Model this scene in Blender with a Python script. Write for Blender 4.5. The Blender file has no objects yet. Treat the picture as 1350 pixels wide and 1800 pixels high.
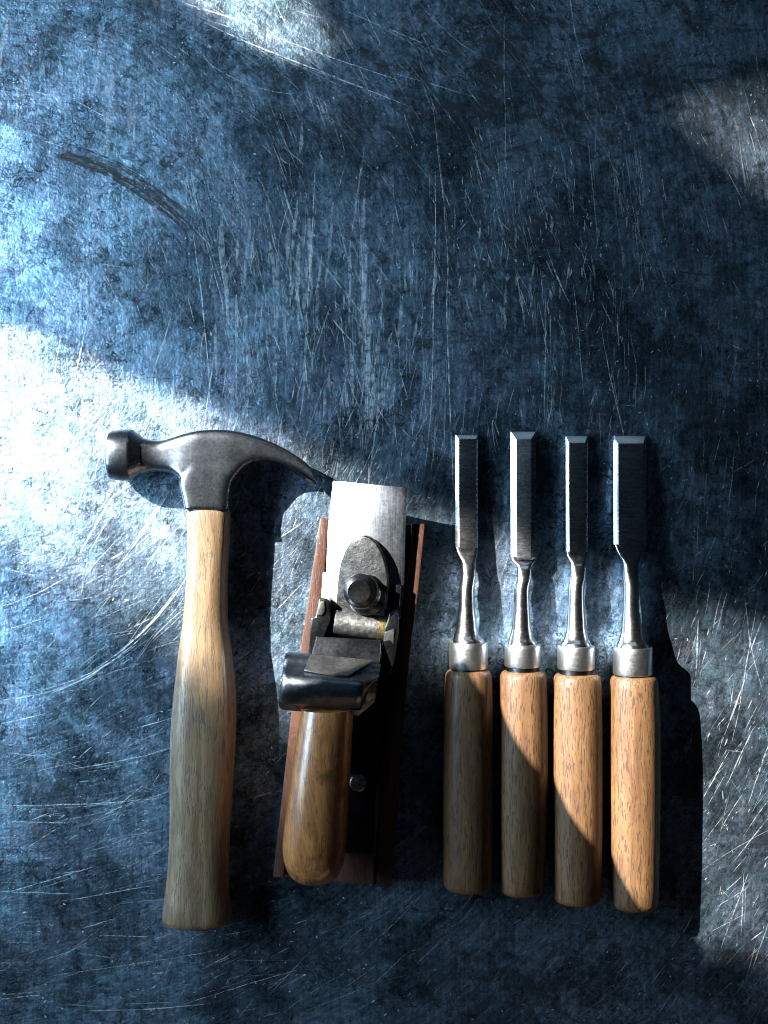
import bpy, bmesh, math, random
from mathutils import Vector, Matrix
random.seed(11)

# ------------------------------------------------------------------ measures
S = 0.00037            # metres per layout unit (about one unit per millimetre * 0.37)
D = 2100.0             # camera height in layout units
CX, CY = 675.0, 900.0
SUN = Vector((1.17, -0.73, -1.0)).normalized()     # direction the hard light travels

def wp(px, py, z=0.0):
    k = 1.0 - z / D
    return Vector(((px - CX) * k, (CY - py) * k, z))

sc = bpy.context.scene
# ------------------------------------------------------------------ camera
cam = bpy.data.cameras.new('camera')
camo = bpy.data.objects.new('camera', cam)
sc.collection.objects.link(camo)
camo.location = (0, 0, D * S)
cam.sensor_fit = 'VERTICAL'
cam.sensor_height = 24
cam.lens = 12.0 / (900.0 / D)
cam.clip_start = 0.01
cam.clip_end = 60
cam.dof.use_dof = True
cam.dof.focus_distance = (D - 40) * S
cam.dof.aperture_fstop = 8.0
sc.camera = camo

# ------------------------------------------------------------------ light
w = bpy.data.worlds.new('World')
sc.world = w
w.use_nodes = True
w.node_tree.nodes['Background'].inputs[0].default_value = (0.35, 0.6, 1.0, 1)
w.node_tree.nodes['Background'].inputs[1].default_value = 0.008

LAMP_DIST = 3.0
sun = bpy.data.lights.new('hard_lamp', 'SPOT')
sun.energy = 3700
sun.color = (1.0, 0.93, 0.83)
sun.shadow_soft_size = 0.009
sun.spot_size = math.radians(34)
sun.spot_blend = 0.2
suno = bpy.data.objects.new('hard_lamp', sun)
sc.collection.objects.link(suno)
suno.location = -SUN * LAMP_DIST
suno.rotation_euler = SUN.to_track_quat('-Z', 'Y').to_euler()

def area(name, loc, target, size, size_y, energy, color):
    l = bpy.data.lights.new(name, 'AREA')
    l.shape = 'RECTANGLE'; l.size = size; l.size_y = size_y
    l.energy = energy; l.color = color
    o = bpy.data.objects.new(name, l)
    sc.collection.objects.link(o)
    o.location = loc
    o.rotation_euler = (Vector(target) - Vector(loc)).to_track_quat('-Z', 'Y').to_euler()
    return o
area('sky_window_lamp', (-0.68, 0.12, 0.36), (-0.20, 0.04, 0), 0.74, 0.34, 17.5, (0.54, 0.79, 1.0))
area('tip_fill_lamp', (0.12, 0.95, 0.50), (0.05, 0.0, 0), 0.8, 0.24, 0.45, (0.55, 0.80, 1.0))  # added fill to brighten the chisel tips, no window known there
area('warm_fill_lamp', (0.30, -1.10, 0.30), (0.05, -0.1, 0), 0.6, 0.2, 0.45, (1.0, 0.58, 0.32))  # added warm fill to lift the wood in shade

sc.view_settings.view_transform = 'Standard'
sc.view_settings.look = 'None'
sc.view_settings.exposure = 0.0
sc.view_settings.gamma = 1.0
sc.cycles.use_denoising = True
sc.cycles.max_bounces = 5
sc.cycles.filter_width = 1.1

# ------------------------------------------------------------------ node helpers
class NT:
    def __init__(self, name):
        self.m = bpy.data.materials.new(name)
        self.m.use_nodes = True
        self.t = self.m.node_tree
        self.b = self.t.nodes['Principled BSDF']
        self.out = self.t.nodes['Material Output']
        tc = self.t.nodes.new('ShaderNodeTexCoord')
        self.obj = self.mapping(tc.outputs['Object'], (1 / S,) * 3)
    def n(self, kind): return self.t.nodes.new(kind)
    def link(self, a, b): self.t.links.new(a, b)
    def setin(self, sock, v):
        if hasattr(v, 'is_linked'): self.link(v, sock)
        else: sock.default_value = v
    def mapping(self, v, scale=(1, 1, 1), rot=(0, 0, 0), loc=(0, 0, 0)):
        m = self.n('ShaderNodeMapping')
        m.inputs['Scale'].default_value = scale
        m.inputs['Rotation'].default_value = rot
        m.inputs['Location'].default_value = loc
        self.link(v, m.inputs['Vector'])
        return m.outputs[0]
    def noise(self, v, scale=1.0, detail=4, rough=0.55, dist=0.0, color=False):
        n = self.n('ShaderNodeTexNoise')
        n.inputs['Scale'].default_value = scale
        n.inputs['Detail'].default_value = detail
        n.inputs['Roughness'].default_value = rough
        n.inputs['Distortion'].default_value = dist
        self.link(v, n.inputs['Vector'])
        return n.outputs[1 if color else 0]
    def voro(self, v, scale=1.0, feature='F1', out='Distance'):
        n = self.n('ShaderNodeTexVoronoi')
        n.feature = feature
        n.inputs['Scale'].default_value = scale
        self.link(v, n.inputs['Vector'])
        return n.outputs[out]
    def ramp(self, f, lo, hi, a=0.0, b=1.0):
        n = self.n('ShaderNodeMapRange')
        n.interpolation_type = 'SMOOTHSTEP'
        n.inputs['From Min'].default_value = lo
        n.inputs['From Max'].default_value = hi
        n.inputs['To Min'].default_value = a
        n.inputs['To Max'].default_value = b
        self.link(f, n.inputs['Value'])
        return n.outputs[0]
    def math(self, op, a, b=0.0):
        n = self.n('ShaderNodeMath'); n.operation = op
        self.setin(n.inputs[0], a); self.setin(n.inputs[1], b)
        return n.outputs[0]
    def mix(self, f, a, b, mode='MIX'):
        n = self.n('ShaderNodeMix'); n.data_type = 'RGBA'; n.blend_type = mode
        self.setin(n.inputs[0], f)
        self.setin(n.inputs[6], a if hasattr(a, 'is_linked') else (*a, 1))
        self.setin(n.inputs[7], b if hasattr(b, 'is_linked') else (*b, 1))
        return n.outputs[2]
    def vadd(self, a, b):
        n = self.n('ShaderNodeVectorMath'); n.operation = 'ADD'
        self.setin(n.inputs[0], a); self.setin(n.inputs[1], b)
        return n.outputs[0]
    def vscale(self, a, s):
        n = self.n('ShaderNodeVectorMath'); n.operation = 'SCALE'
        self.setin(n.inputs[0], a); n.inputs['Scale'].default_value = s
        return n.outputs[0]
    def bump(self, h, strength, dist=1.0):
        n = self.n('ShaderNodeBump')
        n.inputs['Strength'].default_value = strength
        n.inputs['Distance'].default_value = dist * S
        self.link(h, n.inputs['Height'])
        self.link(n.outputs[0], self.b.inputs['Normal'])
        return n
    def set(self, **k):
        for a, v in k.items():
            s = self.b.inputs[a.replace('_', ' ')]
            if isinstance(v, tuple) and len(v) == 3: v = (*v, 1)
            self.setin(s, v)
        return self.m

# ------------------------------------------------------------------ materials
def mat_table():
    t = NT('scratched_sheet_metal')
    p = t.obj
    def chan(c):
        sp_ = t.n('ShaderNodeSeparateColor'); t.link(c, sp_.inputs[0]); return sp_.outputs
    c1 = t.noise(p, 1 / 62, 3, 0.6, color=True)
    q = t.vadd(p, t.vscale(c1, 40))
    k1 = chan(c1)
    c2 = t.noise(p, 1 / 12, 3, 0.6, color=True)
    k2 = chan(c2)
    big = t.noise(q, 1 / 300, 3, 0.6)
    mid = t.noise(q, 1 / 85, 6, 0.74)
    # scratch glints painted as arcs around the light's highlight near the left edge
    sx = t.n('ShaderNodeSeparateXYZ'); t.link(t.mapping(p, (1, 1, 1), (0, 0, 0), (735, -260, 0)), sx.inputs[0])
    r2 = t.math('SQRT', t.math('ADD', t.math('MULTIPLY', sx.outputs[0], sx.outputs[0]), t.math('MULTIPLY', sx.outputs[1], sx.outputs[1])))
    th = t.math('ARCTAN2', sx.outputs[1], sx.outputs[0])
    cb = t.n('ShaderNodeCombineXYZ')
    t.link(t.math('ADD', t.math('DIVIDE', r2, 6.0), t.math('MULTIPLY', k1[0], 4.0)), cb.inputs[0])
    t.link(t.math('MULTIPLY', th, 7.0), cb.inputs[1])
    arc = t.noise(cb.outputs[0], 1, 4, 0.62)
    # body colour of worn zinc: blue grey with faint violet, teal and brown tarnish
    col = t.mix(t.ramp(k1[1], 0.40, 0.62), (0.28, 0.44, 0.60), (0.33, 0.45, 0.62))
    col = t.mix(t.ramp(k1[2], 0.54, 0.68, 0, 0.4), col, (0.25, 0.45, 0.57))
    col = t.mix(t.ramp(k1[0], 0.60, 0.70, 0, 0.55), col, (0.32, 0.35, 0.38))
    up = t.noise(t.mapping(p, (1 / 8, 1 / 190, 1), (0, 0, 0.03)), 1, 3, 0.6)
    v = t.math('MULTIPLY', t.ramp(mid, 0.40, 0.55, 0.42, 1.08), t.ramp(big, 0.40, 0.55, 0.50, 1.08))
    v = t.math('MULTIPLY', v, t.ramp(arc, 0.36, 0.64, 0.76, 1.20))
    v = t.math('MULTIPLY', v, t.ramp(up, 0.36, 0.66, 0.85, 1.18))
    v = t.math('MULTIPLY', v, t.ramp(k2[0], 0.43, 0.57, 0.82, 1.10))
    cellc = chan(t.voro(t.vadd(p, t.vscale(c2, 34)), 1 / 13, 'F1', 'Color'))
    v = t.math('MULTIPLY', v, t.ramp(cellc[0], 0.0, 1.0, 0.80, 1.14))
    # flaky crackle
    vp = t.vadd(p, t.vscale(c2, 26))
    cr = t.voro(vp, 1 / 19, 'DISTANCE_TO_EDGE')
    crm = t.math('MULTIPLY', t.ramp(cr, 0.0, 0.06, 1, 0), t.ramp(mid, 0.60, 0.48))
    v = t.math('MULTIPLY', v, t.math('SUBTRACT', 1.0, t.math('MULTIPLY', crm, 0.38)))
    # pits and specks
    spm = t.math('MULTIPLY', t.ramp(k2[1], 0.67, 0.72), t.ramp(k1[1], 0.42, 0.55))
    v = t.math('MULTIPLY', v, t.math('SUBTRACT', 1.0, t.math('MULTIPLY', spm, 0.8)))
    # dark oxide stains
    st = t.noise(t.mapping(q, (1 / 150, 1 / 80, 1), (0, 0, -0.25), (37, 11, 0)), 1, 6, 0.70)
    stm = t.ramp(st, 0.515, 0.60)
    v = t.math('MULTIPLY', v, t.math('SUBTRACT', 1.0, t.math('MULTIPLY', stm, 0.78)))
    gl = t.math('MULTIPLY', t.ramp(k2[2], 0.68, 0.73), t.ramp(k1[2], 0.45, 0.6))
    v = t.math('ADD', v, t.math('MULTIPLY', gl, 0.55))
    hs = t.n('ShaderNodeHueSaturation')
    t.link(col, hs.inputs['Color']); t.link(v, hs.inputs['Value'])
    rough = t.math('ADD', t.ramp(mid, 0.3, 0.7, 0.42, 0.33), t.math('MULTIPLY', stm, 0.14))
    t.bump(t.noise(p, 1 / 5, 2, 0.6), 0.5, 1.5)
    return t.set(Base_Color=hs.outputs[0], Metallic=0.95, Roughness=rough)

def mat_scratch(name, colour, rough, metallic):
    t = NT(name)
    a = t.n('ShaderNodeAttribute'); a.attribute_name = 'strength'
    br = t.noise(t.mapping(t.obj, (1, 1, 1)), 1 / 11, 3, 0.7)
    al = t.math('MULTIPLY', a.outputs['Fac'], t.ramp(br, 0.36, 0.56, 0.10, 1.0))
    t.set(Base_Color=colour, Roughness=rough, Metallic=metallic, Alpha=al)
    return t.m

def mat_steel(name, colour, rough, dirt=0.0, bump=0.0, brushed=None, patch=40, aniso=0.0, hair=0.1):
    t = NT(name)
    p = t.obj
    n1 = t.noise(p, 1 / patch, 5, 0.62)
    n2 = t.noise(p, 1 / 5, 4, 0.65)
    r = t.math('ADD', t.ramp(n1, 0.3, 0.7, rough * 0.93, rough * 1.08), t.ramp(n2, 0.3, 0.7, -0.02, 0.02))
    v = t.ramp(n1, 0.35, 0.65, 1.0 - 0.5 * dirt, 1.0)
    sp = t.ramp(t.noise(p, 1 / 4.0, 2, 0.5), 0.66, 0.74)
    v = t.math('MULTIPLY', v, t.math('SUBTRACT', 1.0, t.math('MULTIPLY', sp, 0.5 * dirt)))
    h = n2
    if brushed:
        b = t.noise(t.mapping(p, brushed), 1, 3, 0.6)
        v = t.math('MULTIPLY', v, t.ramp(b, 0.3, 0.7, 0.93, 1.05))
        r = t.math('ADD', r, t.ramp(b, 0.3, 0.7, -0.02, 0.02))
        h = b
    # hairline scratches
    sc1 = t.ramp(t.noise(t.mapping(p, (1 / 1.6, 1 / 60, 1 / 30), (0, 0, 0.5)), 1, 2), 0.70, 0.76)
    sc2 = t.ramp(t.noise(t.mapping(p, (1 / 1.6, 1 / 50, 1 / 30), (0, 0, -1.0)), 1, 2), 0.71, 0.77)
    s = t.math('MAXIMUM', sc1, sc2)
    v = t.math('ADD', v, t.math('MULTIPLY', s, 0.5 * dirt + hair))
    hs = t.n('ShaderNodeHueSaturation')
    hs.inputs['Color'].default_value = (*colour, 1)
    t.link(v, hs.inputs['Value'])
    if bump: t.bump(h, bump, 1.0)
    return t.set(Base_Color=hs.outputs[0], Metallic=1.0, Roughness=r, Anisotropic=aniso)

def mat_wood(name, light, mid, dark, rough=0.45, pores=0.75, stain=0.4, coat=0.0, rz=0.0, pore_len=24):
    t = NT(name)
    oi = t.n('ShaderNodeObjectInfo')
    cmb = t.n('ShaderNodeCombineXYZ')
    for i in range(3):
        t.link(t.math('MULTIPLY', oi.outputs['Random'], 900.0 + 370 * i), cmb.inputs[i])
    p = t.vadd(t.mapping(t.obj, (1, 1, 1), (0, 0, rz)), cmb.outputs[0])
    wv = t.vscale(t.noise(p, 1 / 130, 2, color=True), 22)
    q = t.vadd(p, wv)
    g1 = t.noise(t.mapping(q, (1 / 13, 1 / 260, 1 / 13)), 1, 5, 0.6)
    g2 = t.noise(t.mapping(q, (1 / 2.4, 1 / 90, 1 / 2.4)), 1, 4, 0.65)
    pr = t.noise(t.mapping(q, (1 / 2.3, 1 / pore_len, 1 / 2.3)), 1, 2, 0.5)
    col = t.mix(t.ramp(g1, 0.36, 0.64), mid, light)
    col = t.mix(t.ramp(g2, 0.46, 0.68, 0, 0.7), col, mid)
    tone = t.ramp(oi.outputs['Random'], 0.0, 1.0, 0.0, 0.28)
    col = t.mix(tone, col, mid)
    blot = t.noise(p, 1 / 55, 5, 0.65)
    col = t.mix(t.ramp(blot, 0.52, 0.72, 0, stain), col, dark)
    pr2 = t.noise(t.mapping(q, (1 / 3.4, 1 / (pore_len * 1.9), 1 / 3.4), (0, 0, 0), (5, 3, 1)), 1, 2, 0.5)
    pm = t.math('MULTIPLY', t.math('MAXIMUM', t.ramp(pr, 0.575, 0.625), t.ramp(pr2, 0.61, 0.66, 0, 0.9)), pores)
    col = t.mix(pm, col, dark)
    r = t.math('ADD', t.ramp(g2, 0.3, 0.7, rough - 0.05, rough + 0.1), t.math('MULTIPLY', pm, 0.2))
    h = t.math('SUBTRACT', t.math('MULTIPLY', g2, 0.5), pm)
    t.bump(h, 0.35, 1.2)
    return t.set(Base_Color=col, Roughness=r, Coat_Weight=coat, Coat_Roughness=0.22)

def mat_plain(name, colour, rough, metallic=0.0):
    t = NT(name)
    n = t.noise(t.obj, 1 / 20, 4)
    c = t.mix(t.ramp(n, 0.35, 0.65), tuple(x * 0.7 for x in colour), colour)
    return t.set(Base_Color=c, Roughness=rough, Metallic=metallic)

M = {}
M['table'] = mat_table()
M['scratch'] = mat_scratch('bare_metal_scratch', (0.84, 0.93, 1.0), 0.46, 0.7)
M['gouge'] = mat_scratch('dark_gouge', (0.012, 0.014, 0.018), 0.6, 0.0)
M['rust'] = mat_scratch('brown_rust', (0.13, 0.055, 0.025), 0.7, 0.0)
M['forged'] = mat_steel('forged_dark_steel', (0.19, 0.215, 0.25), 0.27, 0.25, 0.03, None, 60, 0.0, 0.7)
M['polished'] = mat_steel('polished_blade_steel', (0.40, 0.45, 0.52), 0.27, 0.04, 0.004, (1 / 1.2, 1 / 90, 1 / 4), 60)
M['blade'] = mat_steel('chisel_steel', (0.46, 0.49, 0.53), 0.27, 0.12, 0.015, (1 / 30, 1 / 2, 1 / 4), 60)
M['shank'] = mat_steel('ground_shank_steel', (0.60, 0.62, 0.65), 0.21, 0.04, 0.006, (1 / 14, 1 / 1.5, 1 / 14))
M['ferrule'] = mat_steel('nickel_ferrule', (0.74, 0.76, 0.78), 0.33, 0.04, 0.003, (1 / 20, 1 / 1.5, 1 / 20))
M['black_iron'] = mat_steel('black_japanned_iron', (0.085, 0.092, 0.105), 0.30, 0.7, 0.2)
M['lip'] = mat_steel('hammered_blue_steel', (0.16, 0.19, 0.23), 0.30, 0.4, 0.5, None, 14)
M['cast'] = mat_steel('grainy_cast_iron', (0.055, 0.058, 0.06), 0.46, 0.8, 0.7, None, 18)
M['satin'] = mat_steel('satin_grey_steel', (0.25, 0.25, 0.245), 0.40, 0.5, 0.1)
M['worn'] = mat_steel('worn_silver_steel', (0.42, 0.42, 0.42), 0.40, 0.9, 0.4, None, 10)
M['brass'] = mat_steel('dull_brass', (0.50, 0.38, 0.17), 0.38, 0.8, 0.4, None, 8)
M['hickory'] = mat_wood('hickory', (0.165, 0.114, 0.063), (0.094, 0.057, 0.029), (0.05, 0.034, 0.02), 0.42, 0.8, 0.5, 0.15, 0.0, 30)
M['oak'] = mat_wood('oiled_oak', (0.150, 0.082, 0.034), (0.086, 0.040, 0.015), (0.030, 0.012, 0.005), 0.5, 0.85, 0.3, 0.05)
M['rosewood'] = mat_wood('rosewood', (0.080, 0.037, 0.024), (0.042, 0.017, 0.011), (0.03, 0.009, 0.005), 0.36, 0.7, 0.4, 0.2, -0.11, 16)
M['tote'] = mat_wood('varnished_beech', (0.36, 0.155, 0.05), (0.22, 0.084, 0.025), (0.045, 0.018, 0.008), 0.30, 0.5, 0.85, 0.7, -0.11, 22)
M['light_mask'] = mat_plain('mask_dark', (0.03, 0.03, 0.032), 0.9)  # dark cover for the unseen mask that shapes the light

# ------------------------------------------------------------------ mesh helpers (layout units in, metres out)
def link(name, me, mat, parent=None, smooth=40, **props):
    o = bpy.data.objects.new(name, me)
    sc.collection.objects.link(o)
    if mat is not None: me.materials.append(mat)
    if smooth is not None:
        for p in me.polygons: p.use_smooth = True
        try: me.set_sharp_from_angle(angle=math.radians(smooth))
        except Exception: pass
    if parent is not None: o.parent = parent
    for k, v in props.items(): o[k] = v
    return o

class Builder:
    """collects vertices in layout units relative to an origin"""
    def __init__(self, origin=Vector((0, 0, 0))):
        self.o = Vector(origin); self.v = []; self.f = []
    def add(self, pts, faces):
        b = len(self.v)
        self.v += [tuple((Vector(p) - self.o) * S) for p in pts]
        self.f += [tuple(i + b for i in f) for f in faces]
    def rings(self, rings, cap=True, closed=True):
        n = len(rings[0]); pts = [p for r in rings for p in r]; fs = []
        for i in range(len(rings) - 1):
            for j in range(n if closed else n - 1):
                a = i * n + j; b = i * n + (j + 1) % n
                fs.append((a, b, b + n, a + n))
        if cap:
            fs.append(tuple(range(n - 1, -1, -1)))
            fs.append(tuple(range((len(rings) - 1) * n, len(rings) * n)))
        self.add(pts, fs)
    def mesh(self, name, bevel=0.0, seg=2, remesh=0.0, smooth_it=0):
        me = bpy.data.meshes.new(name)
        me.from_pydata(self.v, [], self.f)
        bm = bmesh.new(); bm.from_mesh(me)
        bmesh.ops.recalc_face_normals(bm, faces=bm.faces)
        if bevel:
            es = [e for e in bm.edges if len(e.link_faces) == 2 and e.calc_face_angle(0) > 0.35]
            bmesh.ops.bevel(bm, geom=es, offset=bevel * S, segments=seg, profile=0.6,
                            affect='EDGES', clamp_overlap=True)
        bm.to_mesh(me); bm.free()
        if remesh:
            ob = bpy.data.objects.new('tmp', me); sc.collection.objects.link(ob)
            r = ob.modifiers.new('r', 'REMESH'); r.mode = 'VOXEL'; r.voxel_size = remesh * S
            if smooth_it:
                s = ob.modifiers.new('s', 'SMOOTH'); s.factor = 0.5; s.iterations = smooth_it
            dg = bpy.context.evaluated_depsgraph_get()
            me2 = bpy.data.meshes.new_from_object(ob.evaluated_get(dg))
            bpy.data.objects.remove(ob); bpy.data.meshes.remove(me)
            me2.name = name; me = me2
        return me

def super_ring(c, ax, ay, rx, ry, n=2.0, count=36):
    out = []
    for i in range(count):
        t = 2 * math.pi * i / count
        x = math.copysign(abs(math.cos(t)) ** (2 / n), math.cos(t)) * rx
        y = math.copysign(abs(math.sin(t)) ** (2 / n), math.sin(t)) * ry
        out.append(c + ax * x + ay * y)
    return out

X, Y, Z = Vector((1, 0, 0)), Vector((0, 1, 0)), Vector((0, 0, 1))

def loft_down(b, stations, count=36):
    """stations (py, left px, right px, zc, half height, exponent) down the picture"""
    rings = []
    for py, l, r, zc, hz, n in stations:
        k = 1 - zc / D
        rings.append(super_ring(wp((l + r) / 2, py, zc), X, Z, (r - l) / 2 * k, hz, n, count))
    b.rings(rings)

def prism(b, poly, z0, z1, taper=0.0):
    """vertical walled block whose top outline is poly at height z1"""
    top = [wp(x, y, z1) for x, y in poly]
    bot = [Vector((p.x, p.y, z0)) for p in top]
    n = len(poly)
    b.add(top + bot, [tuple(range(n)), tuple(range(2 * n - 1, n - 1, -1))] +
          [(i, i + n, (i + 1) % n + n, (i + 1) % n) for i in range(n)])

def slab(b, poly, th):
    """plate with top corners (px, py, z), thickness th below"""
    top = [wp(x, y, z) for x, y, z in poly]
    nrm = Vector((0, 0, 0))
    for i in range(1, len(top) - 1):
        nrm += (top[i] - top[0]).cross(top[i + 1] - top[0])
    nrm.normalize()
    if nrm.z < 0: nrm = -nrm
    bot = [p - nrm * th for p in top]
    n = len(poly)
    b.add(top + bot, [tuple(range(n)), tuple(range(2 * n - 1, n - 1, -1))] +
          [(i, i + n, (i + 1) % n + n, (i + 1) % n) for i in range(n)])

def interp(tab, x):
    for (x0, *a), (x1, *c) in zip(tab, tab[1:]):
        if x <= x1 or (x1, *c) == tab[-1]:
            t = min(max((x - x0) / (x1 - x0), 0), 1)
            return [u + (v - u) * t for u, v in zip(a, c)]

def catmull(tab, x):
    """smooth interpolation of table rows (x, values...)"""
    n = len(tab)
    for i in range(n - 1):
        if x <= tab[i + 1][0] or i == n - 2:
            t = min(max((x - tab[i][0]) / (tab[i + 1][0] - tab[i][0]), 0), 1)
            p0 = tab[max(i - 1, 0)]; p1 = tab[i]; p2 = tab[i + 1]; p3 = tab[min(i + 2, n - 1)]
            h = p2[0] - p1[0]
            res = []
            for k in range(1, len(p1)):
                m1 = (p2[k] - p0[k]) / (p2[0] - p0[0]) * h
                m2 = (p3[k] - p1[k]) / (p3[0] - p1[0]) * h
                res.append((2*t**3-3*t**2+1)*p1[k] + (t**3-2*t**2+t)*m1 + (-2*t**3+3*t**2)*p2[k] + (t**3-t**2)*m2)
            return res

def thing(name, at, label, category, group=None):
    e = bpy.data.objects.new(name, None)
    e.empty_display_size = 0.02
    sc.collection.objects.link(e)
    e.location = Vector(at) * S
    e['label'] = label; e['category'] = category
    if group: e['group'] = group
    return e

# ------------------------------------------------------------------ the surface
b = Builder()
prism(b, [(CX - 3000, CY - 3000), (CX + 3000, CY - 3000), (CX + 3000, CY + 3000), (CX - 3000, CY + 3000)], -80, 0)
table = link('tabletop', b.mesh('tabletop', 4), M['table'], smooth=None, kind='structure',
             label='scratched blue grey sheet metal tabletop')

# scratches: real slivers of bare metal and dark gouges on the sheet
class Ribbons:
    def __init__(self): self.v = []; self.f = []; self.s = []
    def stroke(self, x, y, ang, length, width, curv, strength, taper=True, segs=None, fray=0.0):
        segs = segs or max(3, int(length / 16))
        z = random.uniform(0.10, 0.45)
        a = ang - curv * length / 2
        px, py = x - math.cos(ang) * length / 2, y - math.sin(ang) * length / 2
        base = len(self.v)
        for i in range(segs + 1):
            t = i / segs
            wd = width * ((math.sin(math.pi * min(max(t, 0.02), 0.98)) ** 0.5) if taper else 1) * random.uniform(0.6, 1.3)
            nx, ny = -math.sin(a), math.cos(a)
            j = random.uniform(-fray, fray)
            for s in (-0.5, 0.5):
                q = wp(px + nx * (wd * s + j), py + ny * (wd * s + j), z)
                self.v.append(tuple(q * S))
            st = strength * random.uniform(0.55, 1.1)
            self.s += [st, st]
            if i < segs:
                k = base + 2 * i
                self.f.append((k, k + 1, k + 3, k + 2))
            px += math.cos(a) * length / segs; py += math.sin(a) * length / segs
            a += curv * length / segs + random.gauss(0, 0.012)
    def build(self, name, mat):
        me = bpy.data.meshes.new(name)
        me.from_pydata(self.v, [], self.f)
        at = me.attributes.new('strength', 'FLOAT', 'POINT')
        at.data.foreach_set('value', [min(1.0, max(0.0, s)) for s in self.s])
        o = link(name, me, mat, table, smooth=None, kind='stuff')
        return o

def glint_angle(x, y):
    """the sheet was rubbed in wide arcs about a point near its left edge"""
    vx, vy = x + 60, y - 640
    return math.atan2(-vx, vy)

R = random
br = Ribbons(); dk = Ribbons(); ru = Ribbons()
# bright scratches laid in arcs, imitating glints around the highlight
for i in range(1000):
    x, y = R.uniform(-80, 1430), R.uniform(-80, 1880)
    d = math.hypot(x + 60, y - 640)
    L = min(R.expovariate(1 / 26) + 5, 220)
    br.stroke(x, y, glint_angle(x, y) + R.gauss(0, 0.16), L, R.uniform(0.5, 1.5), 1 / max(d, 250) * R.uniform(-0.5, 1.5),
              R.betavariate(1.3, 2.4), fray=0.3)
# denser fields: (centre, spread, count, length, strength)
for cx, cy, sx, sy, n, ml, st in [(1285, 1350, 60, 190, 190, 14, 0.8), (1300, 1400, 60, 150, 30, 80, 0.8),
                                  (160, 1130, 120, 70, 110, 40, 0.55), (150, 1430, 130, 130, 190, 40, 0.55),
                                  (520, 560, 90, 170, 200, 45, 0.6), (640, 640, 60, 140, 140, 40, 0.6),
                                  (880, 400, 110, 80, 210, 14, 0.75), (990, 560, 100, 140, 160, 22, 0.7),
                                  (450, 760, 160, 50, 130, 30, 0.7), (720, 760, 200, 60, 170, 24, 0.6),
                                  (640, 90, 170, 40, 80, 50, 0.55), (470, 960, 50, 130, 90, 26, 0.7),
                                  (120, 800, 110, 110, 110, 35, 0.5), (1080, 1060, 160, 80, 160, 18, 0.7),
                                  (350, 1720, 300, 50, 80, 40, 0.45)]:
    for i in range(int(n * 0.6)):
        x, y = R.gauss(cx, sx), R.gauss(cy, sy)
        d = math.hypot(x + 60, y - 640)
        L = min(R.expovariate(1 / ml) + 5, 260)
        br.stroke(x, y, glint_angle(x, y) + R.gauss(0, 0.30), L, R.uniform(0.6, 2.0), 1 / max(d, 250) * R.uniform(-2, 3),
                  st * R.uniform(0.4, 1.2), fray=0.4)
# stray marks in any direction and tiny chips
for i in range(480):
    br.stroke(R.uniform(-50, 1400), R.uniform(-50, 1850), R.uniform(0, 3.14), R.expovariate(1 / 14) + 3,
              R.uniform(0.5, 1.3), R.gauss(0, 0.004), R.betavariate(1.2, 2.5))
for i in range(1700):
    x, y = R.uniform(-50, 1400), R.uniform(-50, 1850)
    br.stroke(x, y, glint_angle(x, y) + R.gauss(0, 0.7), R.uniform(2, 7), R.uniform(1.0, 2.6), 0, R.uniform(0.3, 0.95), segs=3)
for i in range(260):
    x, y = R.uniform(-50, 1400), R.uniform(-50, 1850)
    br.stroke(x, y, glint_angle(x, y) + R.gauss(0, 0.22), R.uniform(70, 300), R.uniform(0.5, 1.0), 1 / max(math.hypot(x + 60, y - 640), 250) * R.uniform(0, 1.4), R.uniform(0.12, 0.45), fray=0.3)
# bundles of near parallel rub marks
for i in range(80):
    x, y = R.uniform(260, 1150), R.uniform(120, 830)
    if R.random() < 0.35: x, y = R.uniform(-20, 1370), R.uniform(-20, 1820)
    a = glint_angle(x, y) * 0.5 + (-1.57) * 0.5 if 260 < x < 1150 and y < 830 else glint_angle(x, y)
    a += R.gauss(0, 0.05)
    for k in range(R.randint(4, 14)):
        o, l = R.gauss(0, 9), R.gauss(0, 24)
        br.stroke(x + math.cos(a) * l - math.sin(a) * o, y + math.sin(a) * l + math.cos(a) * o, a + R.gauss(0, 0.04),
                  min(R.expovariate(1 / 30) + 6, 160), R.uniform(0.5, 1.7), R.gauss(0, 0.0008), R.uniform(0.10, 0.55), fray=0.6)
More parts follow.
